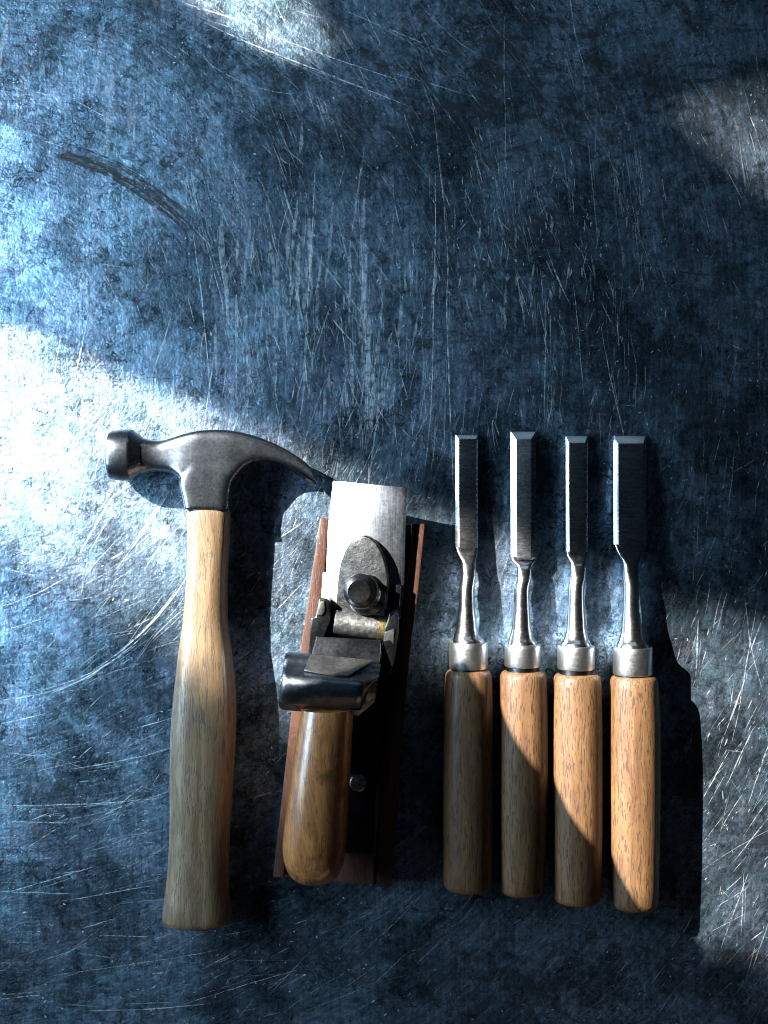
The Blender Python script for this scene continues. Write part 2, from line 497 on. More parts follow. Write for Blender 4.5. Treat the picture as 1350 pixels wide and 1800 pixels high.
# broad pale rubs and dull oxide patches
for cx, cy, sx, sy, n, L, wd, st in [(520, 470, 34, 70, 26, 120, 7, 0.32), (640, 560, 18, 110, 22, 130, 6, 0.32), (420, 520, 30, 60, 12, 80, 8, 0.22),
                                     (690, 640, 30, 60, 14, 60, 6, 0.25), (560, 700, 60, 40, 18, 60, 5, 0.28), (150, 160, 90, 70, 16, 120, 8, 0.18),
                                     (890, 470, 50, 50, 22, 26, 5, 0.38), (990, 430, 60, 60, 16, 30, 5, 0.3), (740, 500, 50, 12, 10, 60, 5, 0.25)]:
    for i in range(n):
        br.stroke(R.gauss(cx, sx), R.gauss(cy, sy), -1.55 + R.gauss(0, 0.08), L * R.uniform(0.4, 1.4), wd * R.uniform(0.4, 1.3), 0, st * R.uniform(0.4, 1.3), fray=1.2)
for cx, cy, sx, sy, n, L, wd, st, an in [(860, 190, 120, 60, 90, 50, 12, 0.6, 0.2), (1080, 110, 150, 70, 100, 60, 14, 0.6, 0.2), (900, 420, 70, 36, 50, 34, 9, 0.55, 0.9),
                                         (500, 130, 60, 22, 44, 22, 7, 0.6, 0.5), (665, 480, 10, 40, 16, 30, 8, 0.5, 1.4), 
                                         (20, 110, 20, 40, 30, 24, 8, 0.6, 1.2), (830, 600, 60, 20, 24, 70, 5, 0.4, 0.2), (1260, 700, 60, 80, 40, 40, 10, 0.3, 1.0),
                                         (90, 1400, 28, 60, 40, 26, 8, 0.5, 1.4), (230, 1560, 40, 60, 26, 24, 6, 0.5, 1.3), (1000, 1720, 260, 40, 70, 70, 14, 0.4, 0.1),
                                         (400, 1700, 120, 40, 40, 50, 10, 0.4, 0.1), (1060, 640, 120, 60, 50, 30, 7, 0.4, 1.3), (640, 220, 60, 16, 30, 30, 6, 0.5, 0.3)]:
    for i in range(n):
        dk.stroke(R.gauss(cx, sx), R.gauss(cy, sy), an + R.gauss(0, 0.5), L * R.uniform(0.4, 1.4), wd * R.uniform(0.4, 1.4), R.gauss(0, 0.004), st * R.uniform(0.3, 1.2), fray=2.0)
# single long scratches
LONG = [(752, 560, 1.62, 520, 1.8, 0.0002, 0.95), (783, 640, 1.59, 440, 1.7, 0.0001, 0.8), (770, 330, 1.50, 330, 1.4, 0.0003, .6),
        (350, 560, 1.50, 300, 1.8, 0.0005, 0.7), (366, 690, 1.72, 160, 1.6, 0, 0.8), (545, 430, 1.63, 300, 1.8, 0.0002, 0.75),
        (632, 560, 1.56, 420, 1.7, 0.0002, 0.7), (655, 690, 1.66, 200, 1.5, 0, 0.6), (962, 640, 1.54, 240, 1.5, 0, 0.7),
        (1020, 600, 1.45, 200, 1.6, 0, 0.75), (1075, 680, 1.40, 220, 1.5, 0, 0.7), (1040, 330, 1.5, 190, 1.3, 0, 0.5),
        (505, 100, 0.40, 340, 2.2, -0.0004, 0.85), (600, 105, 0.34, 260, 1.8, -0.0003, 0.7), (700, 60, 0.42, 200, 1.6, 0, 0.6),
        (620, 145, 0.30, 240, 1.5, 0, 0.6), (375, 22, 0.32, 120, 3.0, 0, 0.9), (760, 150, 0.30, 180, 1.4, 0, 0.5),
        (60, 1040, -0.42, 130, 2.0, -0.002, 0.9), (250, 1080, -0.85, 260, 2.4, -0.0022, 0.9), (180, 1160, -0.58, 210, 2.2, -0.002, 0.85),
        (150, 1175, -0.42, 200, 1.6, -0.002, 0.8), (40, 1262, -0.25, 80, 1.8, -0.001, 0.9), (200, 1335, -0.2, 190, 1.6, -0.0008, .8),
        (270, 1270, -0.3, 90, 1.6, -0.001, 0.8), (140, 1405, -0.08, 280, 1.6, -0.0006, 0.85), (80, 1445, 0.02, 120, 1.4, 0, 0.7),
        (90, 1545, -0.30, 150, 1.6, 0, 0.8), (60, 1570, 0.05, 150, 1.4, 0, 0.7), (200, 1570, -0.15, 190, 1.4, 0, 0.6),
        (230, 1646, 0.04, 120, 1.4, 0, 0.6), (250, 1685, -0.2, 260, 1.4, -0.0005, 0.55), (260, 1772, -0.05, 220, 2.0, 0, 0.6),
        (420, 1735, -0.3, 220, 1.4, 0, 0.6), (470, 1395, -0.25, 90, 1.6, 0, .8), (1300, 1330, -1.15, 110, 2.0, 0, 0.9),
        (1340, 1340, -1.25, 150, 2.0, 0, 0.8), (1290, 1250, -1.2, 120, 1.8, 0, 0.85), (1255, 1370, -1.05, 110, 2.0, 0, 0.9),
        (1290, 1600, -1.25, 140, 1.8, 0, 0.85), (1305, 1590, 1.62, 110, 1.5, 0, 0.8), (1335, 1670, -1.2, 100, 1.6, 0, 0.7),
        (1320, 1690, -1.3, 80, 1.5, 0, .6), (1325, 1470, -0.9, 120, 1.4, 0, 0.7), (1226, 1140, 1.6, 100, 1.8, 0, 0.8),
        (1328, 1120, -1.25, 60, 1.8, 0, 0.8), (95, 650, 1.75, 150, 2.6, 0.0005, 0.5), (145, 600, 1.78, 100, 2.0, 0, 0.7),
        (285, 610, 1.85, 110, 1.6, 0, 0.8), (250, 930, 2.2, 160, 2.2, 0.001, 0.7), (170, 920, 2.1, 120, 3.0, 0, 0.7)]
for x, y, a, L, wd, cv, st in LONG:
    br.stroke(x, y, a, L, wd, cv, st, fray=0.4)
    if R.random() < 0.5:
        br.stroke(x + R.uniform(3, 7), y + R.uniform(-20, 20), a + R.gauss(0, 0.02), L * 0.6, wd * 0.6, cv, st * 0.6, fray=0.4)
# dark gouges, cracks and flecks
for i in range(900):
    x, y = R.uniform(-50, 1400), R.uniform(-50, 1850)
    dk.stroke(x, y, R.uniform(0, 3.14), R.expovariate(1 / 12) + 4, R.uniform(0.6, 1.8), R.gauss(0, 0.02), R.uniform(0.3, 0.9), fray=0.6)
for i in range(1500):
    dk.stroke(R.uniform(-50, 1400), R.uniform(-50, 1850), R.uniform(0, 3.14), R.uniform(2, 6), R.uniform(1.2, 3.4), 0, R.uniform(0.4, 0.95), segs=3)
for x, y, a, L, wd, cv, st in [(345, 300, 1.36, 220, 2.0, 0.0012, 0.8), (330, 190, 1.33, 90, 1.6, 0, 0.6), (490, 200, 1.40, 190, 2.0, 0.0006, 0.7),
                               (440, 270, -1.05, 110, 1.5, 0, 0.7), (560, 180, -0.6, 90, 1.3, 0, .6), (75, 100, 1.8, 90, 2.0, 0, 0.6),
                               (1250, 485, 0.10, 260, 3.0, 0, 0.7), (1180, 470, 0.08, 160, 1.5, 0, 0.6), (1330, 125, 0.75, 70, 4.0, 0, 0.7),
                               (55, 1320, 1.35, 90, 5.0, 0, 0.7), (150, 1130, -0.6, 120, 2.2, 0, 0.6), (280, 1185, -0.35, 70, 1.6, 0, .6),
                               (1280, 1170, 0.12, 140, 1.6, 0, 0.7), (60, 1510, -0.7, 70, 2.6, 0, 0.8), (250, 1540, 1.5, 90, 2.0, 0, 0.6),
                               (285, 1470, 1.6, 60, 3.0, 0, .5), (150, 1440, 1.57, 80, 1.6, 0, .6), (480, 560, 0.55, 90, 1.3, 0, .5),
                               (830, 590, 0.2, 160, 3.0, 0, 0.5), (760, 60, 1.5, 70, 1.5, 0, 0.5), (205, 300, 1.75, 220, 3, 0, 0.45),
                               (15, 62, 0.12, 50, 3.5, 0.006, 0.8)]:
    dk.stroke(x, y, a, L, wd, cv, st, fray=0.8)
# the dark brushed smear at upper left, made of side by side bristle marks
def smear_mid(u):
    return 108 + 255 * u, 272 + 45 * u + 108 * u * u
for i in range(46):
    t = R.random()
    off = (t - 0.4) * 34
    u = R.uniform(0.25, 0.75)
    x, y = smear_mid(u)
    ang = math.atan2(45 + 216 * u, 255)
    dk.stroke(x - off * 0.5, y + off * 0.86, ang, R.uniform(60, 190), R.uniform(1.2, 3.6), 0.0016, R.uniform(0.35, 0.9), segs=22, fray=0.5)
for i in range(46):   # dark head of the smear
    u = R.uniform(0.02, 0.55) ** 1.2
    x, y = smear_mid(u)
    ang = math.atan2(45 + 216 * u, 255)
    dk.stroke(x + R.uniform(-4, 4), y + R.uniform(-6, 12), ang + R.gauss(0, 0.12), R.uniform(20, 60), R.uniform(2.5, 6), 0.0016, R.uniform(0.4, 0.95), fray=1.2)
# rusty specks
for cx, cy, sx, sy, n in [(40, 25, 30, 20, 30), (20, 330, 14, 80, 40), (100, 1385, 24, 60, 60), (40, 1470, 30, 50, 50), (90, 1620, 40, 30, 50),
                          (200, 1640, 60, 40, 50), (690, 690, 40, 60, 40), (1290, 545, 50, 18, 26), (675, 675, 700, 700, 260)]:
    for i in range(n):
        ru.stroke(R.gauss(cx, sx), R.gauss(cy, sy), R.uniform(0, 3.14), R.uniform(2, 11), R.uniform(1.2, 4), 0, R.uniform(0.3, 0.9), segs=3, fray=0.8)
br.build('bright_scratches', M['scratch'])
dk.build('dark_gouges', M['gouge'])
ru.build('rust_specks', M['rust'])

# ------------------------------------------------------------------ out of view mask, added to cut the hard light into bands
def add_light_mask():
    dist = 1.7 / S
    u = Vector((0, 1, 0)); v = Vector((0, 0, 1))
    x0 = (-SUN * dist).x
    def onto(px, py):
        p = wp(px, py, 0)
        lamp = -SUN * LAMP_DIST / S
        d = lamp - p
        t = (x0 - p.x) / d.x
        q = p + d * t
        return q.y * S, q.z * S
    rr = random.Random(5)
    def ragged(pts, amp, step=26):
        """the same edge with a ragged fringe, so that the light fades out softly"""
        out = []; side = 1
        for (x0_, y0_), (x1_, y1_) in zip(pts, pts[1:]):
            L = math.hypot(x1_ - x0_, y1_ - y0_); n = max(1, int(L / step))
            nx, ny = -(y1_ - y0_) / L, (x1_ - x0_) / L
            for i in range(n):
                t = i / n; a = amp * side * rr.uniform(0.4, 1.0); side = -side
                out.append((x0_ + (x1_ - x0_) * t + nx * a, y0_ + (y1_ - y0_) * t + ny * a))
        return out + [pts[-1]]
    bands = [
        ragged([(-330, 430), (0, 572), (130, 622), (270, 684), (400, 732)], 14)[:-1]
        + ragged([(400, 732), (560, 800), (720, 868), (870, 935), (1070, 1010), (1350, 1100), (1600, 1180)], 42)
        + [(1650, 1900)]
        + ragged([(1500, 1800), (1350, 1700), (1240, 1655)], 40)
        + [(1100, 1650), (920, 1575), (770, 1600), (660, 1590), (590, 1480)]
        + ragged([(540, 1350), (420, 1240), (300, 1150), (130, 1060), (0, 1000), (-330, 850)], 62),
        ragged([(250, -70), (400, 40), (480, 92), (550, 100), (585, 60), (520, -20), (470, -90), (250, -70)], 12)[:-1],
        ragged([(1185, 200), (1270, 268), (1345, 330), (1480, 400), (1480, 150), (1350, 150), (1270, 182), (1185, 200)], 10)[:-1],
    ]
    cu = bpy.data.curves.new('light_mask', 'CURVE')
    cu.dimensions = '2D'; cu.fill_mode = 'BOTH'; cu.extrude = 0.002
    def spline(pts):
        s = cu.splines.new('POLY'); s.points.add(len(pts) - 1)
        for p, q in zip(s.points, pts): p.co = (q[0], q[1], 0, 1)
        s.use_cyclic_u = True
    cy, cz = onto(CX, CY)
    spline([(cy - 1.6, 0.0), (cy + 1.6, 0.0), (cy + 1.6, cz + 1.3), (cy - 1.6, cz + 1.3)])
    for poly in bands: spline([onto(*p) for p in poly])
    ob = bpy.data.objects.new('tmp', cu); sc.collection.objects.link(ob)
    dg = bpy.context.evaluated_depsgraph_get()
    me = bpy.data.meshes.new_from_object(ob.evaluated_get(dg))
    bpy.data.objects.remove(ob)
    me.transform(Matrix(((0, 0, 1, x0 * S), (1, 0, 0, 0), (0, 1, 0, 0), (0, 0, 0, 1))))
    # unseen board and arm, added only to shade the handle ends
    bm = bmesh.new(); bm.from_mesh(me)
    h = 860.0
    def up(px, py, hh):
        p = wp(px, py, 0); lamp = -SUN * LAMP_DIST / S
        return (p + (lamp - p) * (hh / lamp.z)) * S
    poly = [(905, 1212), (960, 1300), (1236, 1668), (1225, 1760), (1050, 1760), (640, 1720), (655, 1560), (712, 1345), (790, 1318), (845, 1212)]
    top = [bm.verts.new(up(x, y, h)) for x, y in poly]
    bot = [bm.verts.new(up(x, y, h + 25)) for x, y in poly]
    n = len(poly)
    bm.faces.new(top); bm.faces.new(bot[::-1])
    for i in range(n): bm.faces.new((top[i], bot[i], bot[(i + 1) % n], top[(i + 1) % n]))
    a0 = [bm.verts.new(up(x, y, h + 20)) for x, y in ((1000, 1560), (1060, 1560), (1060, 1600), (1000, 1600))]
    a1 = [bm.verts.new(up(x, y, x0 / (-SUN.x) * (-SUN.z) * 1.0)) for x, y in ((1000, 1560), (1060, 1560), (1060, 1600), (1000, 1600))]
    for i in range(4): bm.faces.new((a0[i], a0[(i + 1) % 4], a1[(i + 1) % 4], a1[i]))
    bmesh.ops.recalc_face_normals(bm, faces=bm.faces)
    bm.to_mesh(me); bm.free()
    me.name = 'light_mask'
    link('light_mask', me, M['light_mask'], smooth=None, kind='structure', label='unseen dark mask with cut openings, added to shape the hard light')
add_light_mask()

# ------------------------------------------------------------------ hammer
def hammer():
    base = wp(360, 1200, 0)
    h = thing('claw_hammer', base, 'claw hammer with dark steel head and pale worn wooden handle, left of the plane', 'hammer')
    zc = 47
    # head body along the picture's x: top, bottom outline, half thickness, exponent
    T = [(236, 766, 838, 35, 2.1), (250, 769, 834, 30, 2.2), (266, 773, 829, 26, 2.4), (284, 773, 829, 25, 2.8), (304, 768, 832, 27, 3.6), (326, 762.5, 848, 31, 5),
         (350, 758, 858, 33, 6), (380, 756, 858, 33, 6), (408, 757.5, 848, 33, 6), (430, 761.5, 824, 32, 5), (455, 768.5, 812, 31, 4.5), (485, 780.5, 812.5, 30, 4),
         (512, 795, 821, 29, 4), (535, 811, 832, 28, 4), (550, 826, 842, 27, 3.5), (556, 836, 846, 26, 3)]
    b = Builder(base)
    rings = []
    xs = [236 + 3 * i for i in range(int((470 - 236) / 3) + 1)]
    for x in xs:
        t, bo, hz, n = catmull(T, x)
        k = 1 - zc / D
        rings.append(super_ring(wp(x, (t + bo) / 2, zc), Y, Z, (bo - t) / 2 * k, hz, n, 40))
    b.rings(rings)
    # the two prongs, apart towards the tips
    for s in (1, -1):
        rings = []
        for i in range(36):
            x = 448 + (556 - 448) * i / 35
            t, bo, hz, n = catmull(T, x)
            gap = max(0.0, (x - 452) / 104) * 9.5 + (0.0 if x < 456 else 2.0)
            half = (hz - gap) / 2
            z = zc + s * (gap + half)
            dy = 0 if s > 0 else max(0, (x - 460) / 96) ** 1.3 * 15
            k = 1 - z / D
            rings.append(super_ring(wp(x, (t + bo) / 2 + dy, z), Y, Z, (bo - t) / 2 * k, half, 3.2, 28))
        b.rings(rings)
    # socket running down to the handle
    K = [(792, 332, 410, 32.6, 6), (822, 327, 413, 33.2, 6), (836, 320, 414, 33.4, 6), (852, 318, 409.5, 33.5, 6), (870, 322.5, 406, 33.6, 6), (890, 326.5, 405.5, 34, 6), (895.5, 327.5, 405.5, 33.5, 6)]
    rings = []
    for i in range(40):
        y = 792 + (895.5 - 792) * i / 39
        l, r, hz, n = catmull(K, y)
        k = 1 - zc / D
        rings.append(super_ring(wp((l + r) / 2, y, zc), X, Z, (r - l) / 2 * k, hz, n, 40))
    b.rings(rings)
    head = link('head', b.mesh('head', remesh=1.5, smooth_it=14), M['forged'], h, 180)
    # striking poll
    b = Builder(base)
    P = [(190.5, 20), (190.8, 34), (192.5, 39.5), (196, 43), (201, 44.6), (215, 45.2), (231, 45.4), (233.5, 45), (236, 43.2), (240, 40), (246, 36), (252, 31)]
    rings = []
    for x, r in P:
        k = 1 - zc / D
        cy = 800 + (x - 215) * 0.02
        rings.append(super_ring(wp(x, cy, zc), Y, Z, r * k, r, 2.25, 56))
    b.rings(rings)
    link('poll', b.mesh('poll'), M['forged'], head, 28)
    # handle
    H = [(884, 331, 404, 27, 3.0), (897, 329.5, 405.5, 30, 2.9), (905, 329, 405.5, 31, 2.8), (950, 330.5, 403.5, 31, 2.6), (1000, 329, 400.5, 31, 2.5), (1050, 326, 399.5, 32, 2.5), (1100, 321, 401, 33, 2.5),
         (1150, 314, 408, 36, 2.5), (1200, 308, 413, 38, 2.5), (1250, 303, 415, 39, 2.5), (1300, 300, 414, 39, 2.5), (1350, 299, 411, 38, 2.5), (1400, 299, 408, 38, 2.5), (1450, 299, 405, 37, 2.5),
         (1500, 297, 402.5, 37, 2.5), (1550, 293.5, 401.5, 38, 2.5), (1580, 289.5, 404.5, 40, 2.5), (1600, 286.5, 407.5, 41, 2.5), (1612, 286, 407.5, 41, 2.5), (1620, 289, 404, 39, 2.5), (1624, 296, 397, 34, 2.4), (1626, 312, 380, 24, 2.2)]
    b = Builder(base)
    st = []
    y = 884.0
    while y < 1600:
        l, r, hz, n = catmull(H, y)
        st.append((y, l, r, 47 - max(0, (y - 890) / 730) * 5, hz, n)); y += 12
    for row in H[-5:]:
        st.append((row[0], row[1], row[2], 42, row[3], row[4]))
    loft_down(b, st, 56)
    link('handle', b.mesh('handle'), M['hickory'], h, 60)
    # wooden eye end of the handle seen at the socket mouth
    b = Builder(base)
    prism(b, [(331, 892), (403, 892), (404, 899), (330, 899)], 22, 74)
    link('socket_collar', b.mesh('socket_collar', 2), M['black_iron'], h, 30)
hammer()

# ------------------------------------------------------------------ chisels
def chisel(spec, label, roll=0.0):
    bl, br_, tip, il, ir, ty, bend, waist, shank, ferr, hand = spec
    cx = (hand[1] + hand[2]) / 2
    base = wp(cx, 1380, 0)
    c = thing('chisel', base, label, 'chisel', 'wood handled chisels lined up beside the plane')
    rad = (hand[2] - hand[1]) / 2 * (1 - 43 / D)
    za = rad + 0.6                                     # handle axis height
    # blade: back edge height along its length
    def zb(y): return 3.0 + max(0.0, (y - tip) / (bend - tip)) * 14.0
    th_tip, th_end = 11.0, 15.0
    b = Builder(base)
    pts = []
    def row(y, l, r, li, ri, z, e, th):
        return [wp(x, y, zz + (x - bl) * roll) for x, zz in ((l, z), (r, z), (r, z + e), (ri, z + th), (li, z + th), (l, z + e))]
    tz = th_tip - 0.50 * (ty - tip)
    rows = [row(tip, bl, br_, bl + 0.8, br_ - 0.8, zb(tip), tz - 0.8, tz),
            row(ty, bl, br_, il, ir, zb(ty), th_tip - 4.2, th_tip),
            row((ty + bend) / 2, bl + 0.2, br_ - 0.2, il, ir, zb((ty + bend) / 2), (th_tip + th_end) / 2 - 4.6, (th_tip + th_end) / 2),
            row(bend, bl + 0.4, br_ - 0.2, il + 0.5, ir, zb(bend), th_end - 5, th_end)]
    wm = (bl + br_) / 2; ww = (waist[1] + waist[2]) / 2
    # bevels die away into the shoulder
    rows.append(row(bend + 5, bl + 5, br_ - 4, il + 3.0, ir - 3.0, zb(bend) + 1, 5, th_end - 1))
    b.rings(rows)
    blade = link('blade', b.mesh('blade', 0.7, 2), M['blade'], c, 22)
    # neck: shoulder, waist, shank, bolster
    zn = zb(bend) + th_end / 2
    wl, wr = waist[1] - 1.0, waist[2] + 1.0
    def lerp(t): return bl + 1.2 + (waist[1] - bl) * t, br_ - 0.6 + (waist[2] - br_) * t
    N = [(bend - 0.5, *lerp(0.0), zn - 1, th_end / 2 - 1.2, 6), (bend + 7, *lerp(0.13), zn, th_end / 2 - 0.6, 5.5),
         (bend + (waist[0] - bend) * 0.45, *lerp(0.42), zn + 2, th_end / 2, 4.2),
         (bend + (waist[0] - bend) * 0.75, *lerp(0.82), zn + 4, 9.0, 3.2),
         (waist[0] - 2, wl, wr, zn + 6, 10, 2.6), (waist[0] + 14, wl - 0.4, wr + 0.2, zn + 8, 11.5, 2.1),
         (shank[0], shank[1] + 0.6, shank[2] - 0.2, za - 9, (shank[2] - shank[1]) / 2, 2.0),
         (shank[0] + 36, shank[1] - 0.3, shank[2] + 0.3, za - 5, (shank[2] - shank[1]) / 2, 2.0),
         (ferr[0] - 38, shank[4] + 0.6, shank[5] - 0.6, za - 3, (shank[5] - shank[4]) / 2 - 1, 2.0),
         (ferr[0] - 24, shank[4] - 1, shank[5] + 1, za - 2, (shank[5] - shank[4]) / 2 + 1, 2.0),
         (ferr[0] - 12, shank[4] - 4.5, shank[5] + 4.5, za - 1, (shank[5] - shank[4]) / 2 + 4.5, 2.0),
         (ferr[0] - 4, ferr[1] + 6.5, ferr[2] - 6.5, za, (ferr[2] - ferr[1]) / 2 - 6.5, 2.0),
         (ferr[0] + 1, ferr[1] + 5, ferr[2] - 5, za, (ferr[2] - ferr[1]) / 2 - 5, 2.0)]
    st = []
    y = N[0][0]
    while y < N[-1][0]:
        st.append((y, *catmull(N, y))); y += 3
    st.append(N[-1])
    b = Builder(base)
    loft_down(b, st, 40)
    link('neck', b.mesh('neck'), M['shank'], c, 50)
    # ferrule
    b = Builder(base)
    f0, fl, fr, f1 = ferr
    fr_ = (fr - fl) / 2
    loft_down(b, [(f0, fl + 1.4, fr - 1.4, za, fr_ - 1.4, 2), (f0 + 0.5, fl + 0.4, fr - 0.4, za, fr_ - 0.4, 2), (f0 + 1.4, fl, fr, za, fr_, 2), (f0 + 10, fl, fr, za, fr_, 2), (f1 - 3, fl, fr, za, fr_, 2), (f1 - 0.8, fl + 0.8, fr - 0.8, za, fr_ - 0.8, 2), (f1, fl + 3, fr - 3, za, fr_ - 3, 2)], 56)
    fo = link('ferrule', b.mesh('ferrule'), M['ferrule'], c, 30)
    b = Builder(base)
    loft_down(b, [(f1 - 2, fl + 3, fr - 3, za, fr_ - 3, 2), (f1 + 7, fl + 3, fr - 3, za, fr_ - 3, 2)], 40)
    link('ferrule_seat', b.mesh('ferrule_seat'), M['black_iron'], fo, 30)
    # handle
    h0, hl, hr, h1, tl, tr, el, er = hand
    b = Builder(base)
    st = [(h0, tl + 10, tr - 10), (h0 + 0.9, tl + 6, tr - 6), (h0 + 3, tl + 3, tr - 3), (h0 + 7, tl + 1, tr - 1), (h0 + 12, tl, tr), (h0 + 25, tl - 1, tr + 1), (h0 + 70, hl + 0.8, hr - 0.8), (h0 + 120, hl, hr), (h0 + 180, hl, hr),
          (h0 + 280, (hl * 2 + el) / 3, (hr * 2 + er) / 3), (h1 - 40, el, er), (h1 - 12, el + 0.8, er - 0.8), (h1 - 6, el + 2.5, er - 2.5), (h1 - 2, el + 6, er - 6), (h1 - 0.3, el + 11, er - 11)]
    loft_down(b, [(y, l, r, za, (r - l) / 2 * (1 - za / D), 2.12) for y, l, r in st], 64)
    link('handle', b.mesh('handle'), M['oak'], c, 60)

chisel((799.8, 840.5, 764.5, 807, 836.6, 772, 962, (997, 812, 835.6), (1035, 806.5, 834.5, 1100, 802.5, 838), (1128.5, 790, 857, 1175), (1177, 778, 867, 1563, 783, 864, 779, 866)),
       'narrow bladed wooden chisel nearest the plane, its handle mostly in shadow')
chisel((897, 942, 758.6, 908, 933.5, 772.6, 979, (1002, 909, 933), (1035, 903, 931, 1098, 900, 933.5), (1132, 887, 950, 1172), (1179, 876, 963, 1570, 879, 960, 877, 957)),
       'wooden chisel with broad bright side bevels, second from the plane', 0.18)
chisel((994, 1033.5, 766, 1000, 1028, 779, 970, (998, 1003, 1029), (1035, 998, 1027, 1098, 996, 1029.5), (1135, 980, 1045, 1176.5), (1184, 969.5, 1058.5, 1585, 973, 1056, 972, 1057)),
       'slim wooden chisel third from the plane, shadow across its lower handle')
chisel((1078.5, 1135.5, 766, 1087.6, 1131, 779.8, 957, (998, 1096, 1121), (1035, 1095, 1123, 1098, 1092, 1128.5), (1137.5, 1078, 1146, 1186), (1187.5, 1070.5, 1160, 1595, 1073, 1156, 1073, 1157)),
       'widest bladed wooden chisel at the right end of the row')

# ------------------------------------------------------------------ plane
def cyl_path(b, pts, count=40, n=2.0, tilt=None):
    """stack of discs (px, py, z, r) whose discs face up"""
    rings = []
    for px, py, z, r in pts:
        rings.append(super_ring(wp(px, py, z), X, Y, r, r, n, count))
    b.rings(rings)

def hand_plane():
    base = wp(600, 1250, 0)
    pl = thing('hand_plane', base, 'old hand plane with rosewood body, polished iron and varnished wooden grip', 'hand plane')
    def part(name, mat, bevel=2.0, seg=2, parent=None, smooth=35):
        def deco(fn):
            b = Builder(base); fn(b)
            return link(name, b.mesh(name, bevel, seg), M[mat], parent or pl, smooth)
        return deco
    # wooden sole and side rails
    @part('sole', 'rosewood', 2.5)
    def sole(b): prism(b, [(566, 914), (744, 923), (733, 1030), (722, 1120), (688, 1558), (482, 1541), (515, 1244), (527, 1161)], 0.5, 40)
    @part('side_rail', 'rosewood', 2.0)
    def rail_l(b): prism(b, [(562.5, 911), (578, 911), (567, 1049), (550, 1160), (533, 1270), (503, 1480), (498, 1543), (480, 1542), (513, 1244), (525, 1161)], 41, 62)
    @part('side_rail', 'rosewood', 2.5)
    def rail_r(b): prism(b, [(724, 920), (747, 921), (736, 1028), (725, 1117), (712, 1240), (697, 1399), (688, 1561), (662, 1559), (670, 1400), (690, 1230), (704, 1110), (709, 1030), (717, 1005), (721, 960)], 41, 74)
    # black iron bed between the rails
    @part('bed_plate', 'black_iron', 1.5)
    def bed(b): prism(b, [(580, 930), (716, 935), (704, 1050), (688, 1230), (664, 1500), (600, 1500), (540, 1480), (546, 1200), (568, 1050)], 40.5, 52)
    @part('frame_cheek', 'black_iron', 1.5)
    def cheek_r(b): prism(b, [(700, 1075), (706, 1075), (690, 1240), (674, 1385), (668, 1384), (684, 1240)], 52, 84)
    @part('frame_cheek', 'black_iron', 1.5)
    def cheek_l(b): prism(b, [(553, 1130), (560, 1130), (546, 1250), (528, 1400), (521, 1400), (538, 1250)], 52, 76)
    @part('steel_rail', 'satin', 1.0)
    def srail(b): prism(b, [(662, 1377), (670, 1377), (668, 1432), (663, 1462), (658, 1462), (659, 1420)], 50, 66)
    @part('steel_rail', 'satin', 1.0)
    def srail2(b): prism(b, [(659, 1464), (663, 1464), (657, 1562), (653, 1562)], 41, 64)
    # screw in the bed
    b = Builder(base)
    cyl_path(b, [(630, 1376, 51, 15), (630, 1376, 58, 15), (630, 1376, 60, 13)], 24)
    screw = link('screw', b.mesh('screw'), M['worn'], pl, 30)
    # iron and cap iron
    # bow added to the flat iron so its face fades from bright to dull
    b = Builder(base)
    edge = [(845.5, 585.5, 66, 857, 715, 97), (1005, 568, 57, 1026, 710.5, 88), (1075, 560, 55, 1090, 703, 85)]
    cols = 15
    top = []; bot = []
    for yl, xl, zl, yr, xr, zr in edge:
        for i in range(cols):
            u = i / (cols - 1); zz = zl + (zr - zl) * (1 - (1 - u) ** 1.9)
            p = wp(xl + (xr - xl) * u, yl + (yr - yl) * u, zz)
            top.append(p); bot.append(p - Z * 6)
    fs = []; n = cols * 3
    for r in range(2):
        for i in range(cols - 1):
            k = r * cols + i
            fs += [(k, k + cols, k + cols + 1, k + 1), (n + k, n + k + 1, n + k + cols + 1, n + k + cols)]
    rim = list(range(cols)) + [2 * cols - 1, 3 * cols - 1] + list(range(3 * cols - 2, 2 * cols - 1, -1)) + [cols]
    fs += [(rim[i], rim[(i + 1) % len(rim)], n + rim[(i + 1) % len(rim)], n + rim[i]) for i in range(len(rim))]
    b.add(top + bot, fs)
    link('iron', b.mesh('iron', 0.8), M['polished'], pl, 30)
    @part('cap_iron', 'worn', 1.0)
    def cap(b): slab(b, [(567.5, 1006, 64), (600, 1009, 78), (600, 1072, 76), (563, 1066, 62)], 5)
    @part('cap_iron', 'black_iron', 3.0)
    def cap2(b): slab(b, [(677, 1026, 92), (705, 1028, 97), (702, 1068, 95), (677, 1082, 90)], 10)
    # lever cap: pointed arch casting
    arch = [(592, 1076), (592, 1045), (594, 1015), (599, 990), (607, 968), (618, 952), (629, 944), (640, 941), (651, 945), (661, 955), (670, 970), (676, 986), (681, 1008), (682, 1030), (680, 1055), (676, 1084), (636, 1080)]
    @part('lever_cap', 'cast', 4.0, 3)
    def lev(b):
        slab(b, [(x, y, 104 + (x - 640) * 0.22 - (y - 941) * 0.06) for x, y in arch], 14)
    # thumb screw
    b = Builder(base)
    cyl_path(b, [(645, 1046, 92, 34), (645, 1046, 104, 34), (644, 1045.5, 107, 32), (642, 1044, 112, 26), (640, 1043, 118, 24), (637, 1041, 121, 28), (636, 1040, 124, 29), (634, 1039, 135, 28.5), (633.8, 1039, 136, 28), (631, 1040, 142.5, 19.5), (631, 1040, 143, 18.6)], 44)
    link('thumb_screw', b.mesh('thumb_screw'), M['black_iron'], pl, 24)
